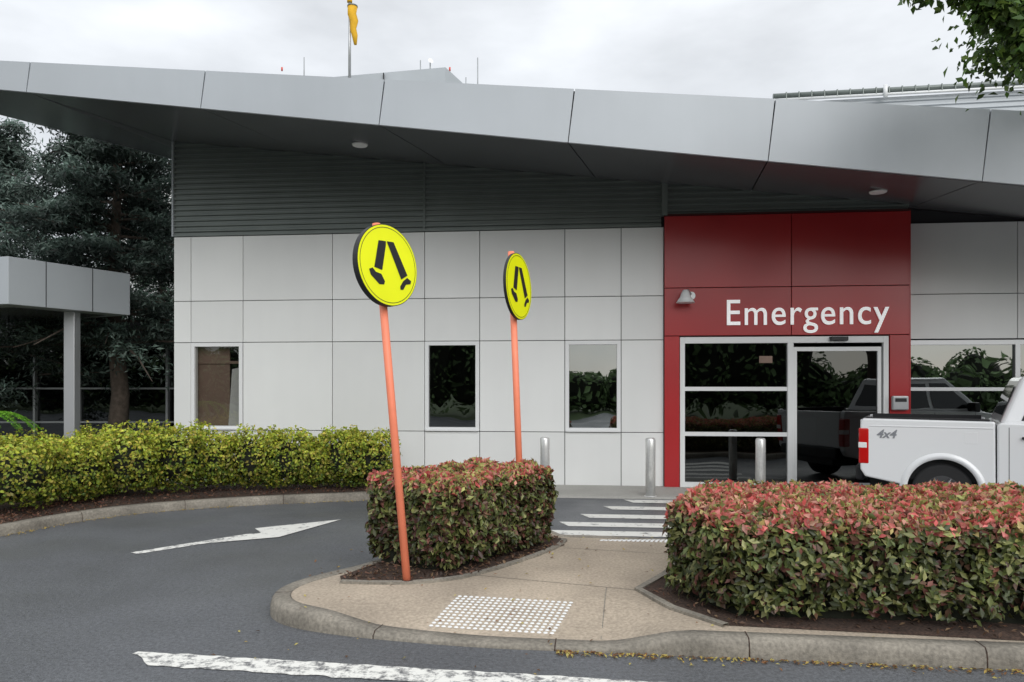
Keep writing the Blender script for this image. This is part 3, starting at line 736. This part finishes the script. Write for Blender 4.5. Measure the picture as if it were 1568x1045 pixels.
# ------------------------------------------------------------------ taller blocks behind
pr=empty('plant_room_building')
V=[(-9,26,0),(-2.25,25,0),(-1.15,26.2,0),(-5,32,0)]; V=V+[(-9,26,12.4),(-2.25,25,12.55),(-1.2,26.2,12.0),(-5,32,12.4)]
obj('walls',V,BF,M_fasc,pr)
box('louvre_joint',-4.4,-4.37,25.2,25.3,0,12.45,M_joint,pr)
rb=empty('metal_roof_building')
P1=Vector((6.5,18.5,8.95));P2=Vector((14.5,17.45,9.0)); dd=(P2-P1).normalized()
fr=Vector((dd.y,-dd.x,0))
obj('walls',[P1-Vector((0,0,8.9)),P2-Vector((0,0,8.9)),P2-Vector((0,0,.10)),P1-Vector((0,0,.10))],[(0,1,2,3)],M_pipe,rb)
V=[];F=[];zz=-.12
while zz>-2.2:
    for d,h in ((.02,0),(.02,.05),(.06,.07),(.06,.11)):
        for P in (P1,P2): V.append(P+fr*d+Vector((0,0,zz-h)))
    zz-=.13
F=[(2*i,2*i+1,2*i+3,2*i+2) for i in range(len(V)//2-1)]
obj('cladding',V,F,M_fasc,rb)
tube('gutter',[P1+fr*.15+Vector((0,0,.02)),P2+fr*.15+Vector((0,0,.02))],.06,M_corr,rb,12)
tube('eave_pipe',[P1+fr*.2+Vector((0,0,-.10)),P2+fr*.2+Vector((0,0,-.10))],.035,M_frame,rb,8)
tube('gutter_pipe',[P1+dd*2.6+fr*.26+Vector((0,0,.10)),P1+dd*2.6+fr*.26+Vector((0,0,-.2))],.05,M_frame,rb,10)
for q in range(26):
    p=P1+dd*(.3+q*.3)+fr*.2; box('bracket_%d'%q,p.x-.012,p.x+.012,p.y-.03,p.y,p.z-.1,p.z+.08,M_corr,rb)

ws=empty('windsock')
tube('mast',[(-5.6,25.5,12.2),(-5.6,25.5,15.3)],[.05,.045],M_alum,ws,10)
tube('hoop_arm',[(-5.6,25.5,14.75),(-5.45,25.5,14.78)],.02,M_alum,ws,6)
tube('sock',[(-5.48,25.4,14.8),(-5.5,25.4,14.55),(-5.42,25.4,14.3),(-5.46,25.4,14.05),(-5.40,25.4,13.8),(-5.38,25.4,13.5)],[.17,.15,.14,.11,.10,.05],M_wsock,ws,12)
tube('hoop',[(-5.48,25.4,14.83),(-5.48,25.4,14.79)],.18,M_corr,ws,16)
tube('beacon',[(-5.6,25.5,15.0),(-5.6,25.5,15.12)],.09,M_wsock,ws,10)
for (x,z0,z1,r) in [(-7.2,12.4,13.15,.018),(-3.17,12.4,13.05,.018),(-2.83,12.5,13.0,.02),(-1.64,12.0,12.75,.018),(-1.22,11.9,13.45,.02),(-2.15,12.4,12.72,.015),(-7.95,12.3,12.5,.02)]:
    tube('roof_antenna',[(x,25.6 if x<-2 else 26.3,z0-.2),(x,25.6 if x<-2 else 26.3,z1)],r,M_pipe,None,6)
an=empty('roof_dish_antenna',(-2.83,25.5,12.95)); tube('dish',[(0,0,0),(.03,-.05,.02)],[.03,.1],M_white,an,14); tube('stem',[(0,.05,-.5),(0,.05,.02)],.02,M_pipe,an,6)
for x in (-2.15,-7.95):
    tube('obstruction_light',[(x,25.55,12.66),(x,25.55,12.78)],.03,M_beac,None,10)

# ------------------------------------------------------------------ pickup truck
YW=R(29)
U=empty('pickup_truck',(4.90+.92*math.sin(YW),10.4+.92*math.cos(YW),0),-YW)
def arc(cx,cz,r,a0,a1,n_=18): return [(cx+r*math.cos(a0+(a1-a0)*i/n_),cz+r*math.sin(a0+(a1-a0)*i/n_)) for i in range(n_+1)]
AR=.43; e5=R(6)
side=[(.06,.52),(.0,.62),(-.012,.95),(.0,1.27),(.03,1.335),(1.595,1.32),(1.60,.46)]+arc(1.0,.38,AR,e5,math.pi-e5)
cabs=[(1.615,.44),(1.615,1.27),(1.66,1.31),(3.9,1.25),(4.2,1.22),(5.0,1.10),(5.22,.98),(5.28,.6),(5.2,.45)]+arc(4.22,.38,AR,e5,math.pi-e5)
for s,nm in ((-1,'near'),(1,'far')):
    y0,y1_=(-.92,-.80) if s<0 else (.80,.92)
    prism('bed_side_'+nm,side,y0,y1_,M_car,U,.022); prism('body_side_'+nm,cabs,y0,y1_,M_car,U,.022)
    for q,cx in enumerate((1.0,4.22)):
        V=[];F=[];n_=24
        for i in range(n_+1):
            a=R(-2)+(math.pi+R(4))*i/n_
            for r,yy in ((AR+.085,.915),(AR+.05,.945),(AR-.005,.945),(AR-.01,.88)): V.append((cx+r*math.cos(a),yy*s,.38+r*math.sin(a)))
        for i in range(n_):
            for k in range(3): F.append((i*4+k,i*4+k+1,i*4+4+k+1,i*4+4+k))
        obj('arch_flare_%s_%d'%(nm,q),V,F,M_car,U,True)
        w=empty('wheel_%s_%d'%(nm,q)); w.parent=U; yc=s*.75
        tube('tyre',[(cx,yc-.13,.37),(cx,yc-.11,.37),(cx,yc+.11,.37),(cx,yc+.13,.37)],[.33,.365,.365,.33],M_tyre,w,36)
        tube('rim',[(cx,yc+s*.131,.37),(cx,yc+s*.10,.37)],[.21,.19],M_rim,w,24)
        for k in range(6):
            a=k*math.pi/3; tube('spoke_%d'%k,[(cx,yc+s*.14,.37),(cx+.2*math.cos(a),yc+s*.135,.37+.2*math.sin(a))],.022,M_rim,w,6)
        box('arch_liner_%s_%d'%(nm,q),cx-.5,cx+.5,min(s*.79,s*.3),max(s*.79,s*.3),.5,.86,M_blk,U)
box('tailgate',-.008,.06,-.795,.795,.66,1.315,M_car,U,.015); box('bed_floor',.06,1.6,-.8,.8,.70,.76,M_blk,U); box('bed_front',1.55,1.6,-.8,.8,.7,1.30,M_car,U)
box('bed_liner_near',.07,1.54,-.83,-.78,.87,1.348,M_blk,U); box('bed_liner_far',.07,1.54,.78,.83,.87,1.348,M_blk,U)
box('rear_bumper',-.07,.04,-.78,.78,.45,.66,M_blk,U,.03)
box('cab_lower',1.62,4.0,-.80,.80,.42,1.28,M_car,U); prism('engine_bay',[(3.9,.5),(5.26,.5),(5.2,.99),(4.98,1.12),(3.9,1.27)],-.80,.80,M_car,U,.02)
box('chassis',.1,5.1,-.5,.5,.32,.5,M_blk,U)
V=[(1.64,-.885,1.27),(4.02,-.87,1.24),(4.02,.87,1.24),(1.64,.885,1.27),(1.90,-.69,1.92),(3.15,-.69,1.94),(3.15,.69,1.94),(1.90,.69,1.92)]
obj('cab',V,BF,M_car,U,bevel=.07,seg=4)
def sidept(x,z,s):
    t=(z-1.27)/.65; return (x,s*(.885-.195*t+.006),z)
for s in (-1,1):
    nm='near' if s<0 else 'far'
    obj('rear_quarter_glass_'+nm,[sidept(*p,s) for p in [(1.88,1.34),(2.56,1.34),(2.56,1.82),(2.07,1.80)]],[(0,1,2,3)],M_carglass,U)
    obj('front_door_glass_'+nm,[sidept(*p,s) for p in [(2.66,1.33),(3.66,1.31),(3.12,1.81),(2.66,1.83)]],[(0,1,2,3)],M_carglass,U)
    for q,x in enumerate((1.82,2.62)):
        box('door_handle_%s_%d'%(nm,q),x+.06,x+.24,min(s*.925,s*.955),max(s*.925,s*.955),1.10,1.135,M_blk,U,.008)
    for q,x in enumerate((1.74,2.61,3.65)): box('door_gap_%s_%d'%(nm,q),x,x+.008,min(s*.9,s*.9212),max(s*.9,s*.9212),.5,1.25,M_blk,U)
    box('side_step_'+nm,1.7,3.6,min(s*.8,s*.95),max(s*.8,s*.95),.36,.41,M_blk,U,.01)
    box('mirror_'+nm,3.45,3.62,min(s*.9,s*1.1),max(s*.9,s*1.1),1.25,1.45,M_blk,U,.03)
    box('tail_light_'+nm,-.022,.11,min(s*.80,s*.928),max(s*.80,s*.928),.70,1.20,M_tail,U,.018)
    box('reverse_lens_'+nm,-.026,.085,min(s*.81,s*.9315),max(s*.81,s*.9315),.92,1.0,M_white,U,.01)
    box('head_light_'+nm,5.05,5.25,min(s*.6,s*.925),max(s*.6,s*.925),.85,1.0,M_alum,U,.02)
    box('body_crease_'+nm,.12,1.58,min(s*.915,s*.926),max(s*.915,s*.926),1.225,1.24,M_car,U,.004)
box('fuel_flap',1.25,1.40,-.9212,-.91,1.02,1.18,M_car,U,.004)
obj('rear_window',[(1.69,-.66,1.40),(1.69,.66,1.40),(1.83,.56,1.80),(1.83,-.56,1.80)],[(0,1,2,3)],M_carglass,U)
obj('windscreen',[(3.93,-.76,1.32),(3.93,.76,1.32),(3.25,.62,1.88),(3.25,-.62,1.88)],[(0,1,2,3)],M_carglass,U)
tcu=bpy.data.curves.new('b','FONT'); tcu.body='4x4'; tcu.size=.16; tcu.shear=.3; tcu.extrude=.001; tcu.offset=.004
to=bpy.data.objects.new('side_decal',tcu); COL.objects.link(to); to.parent=U; to.location=(.2,-.924,1.07); to.rotation_euler=(R(90),0,0); tcu.materials.append(M_blue)
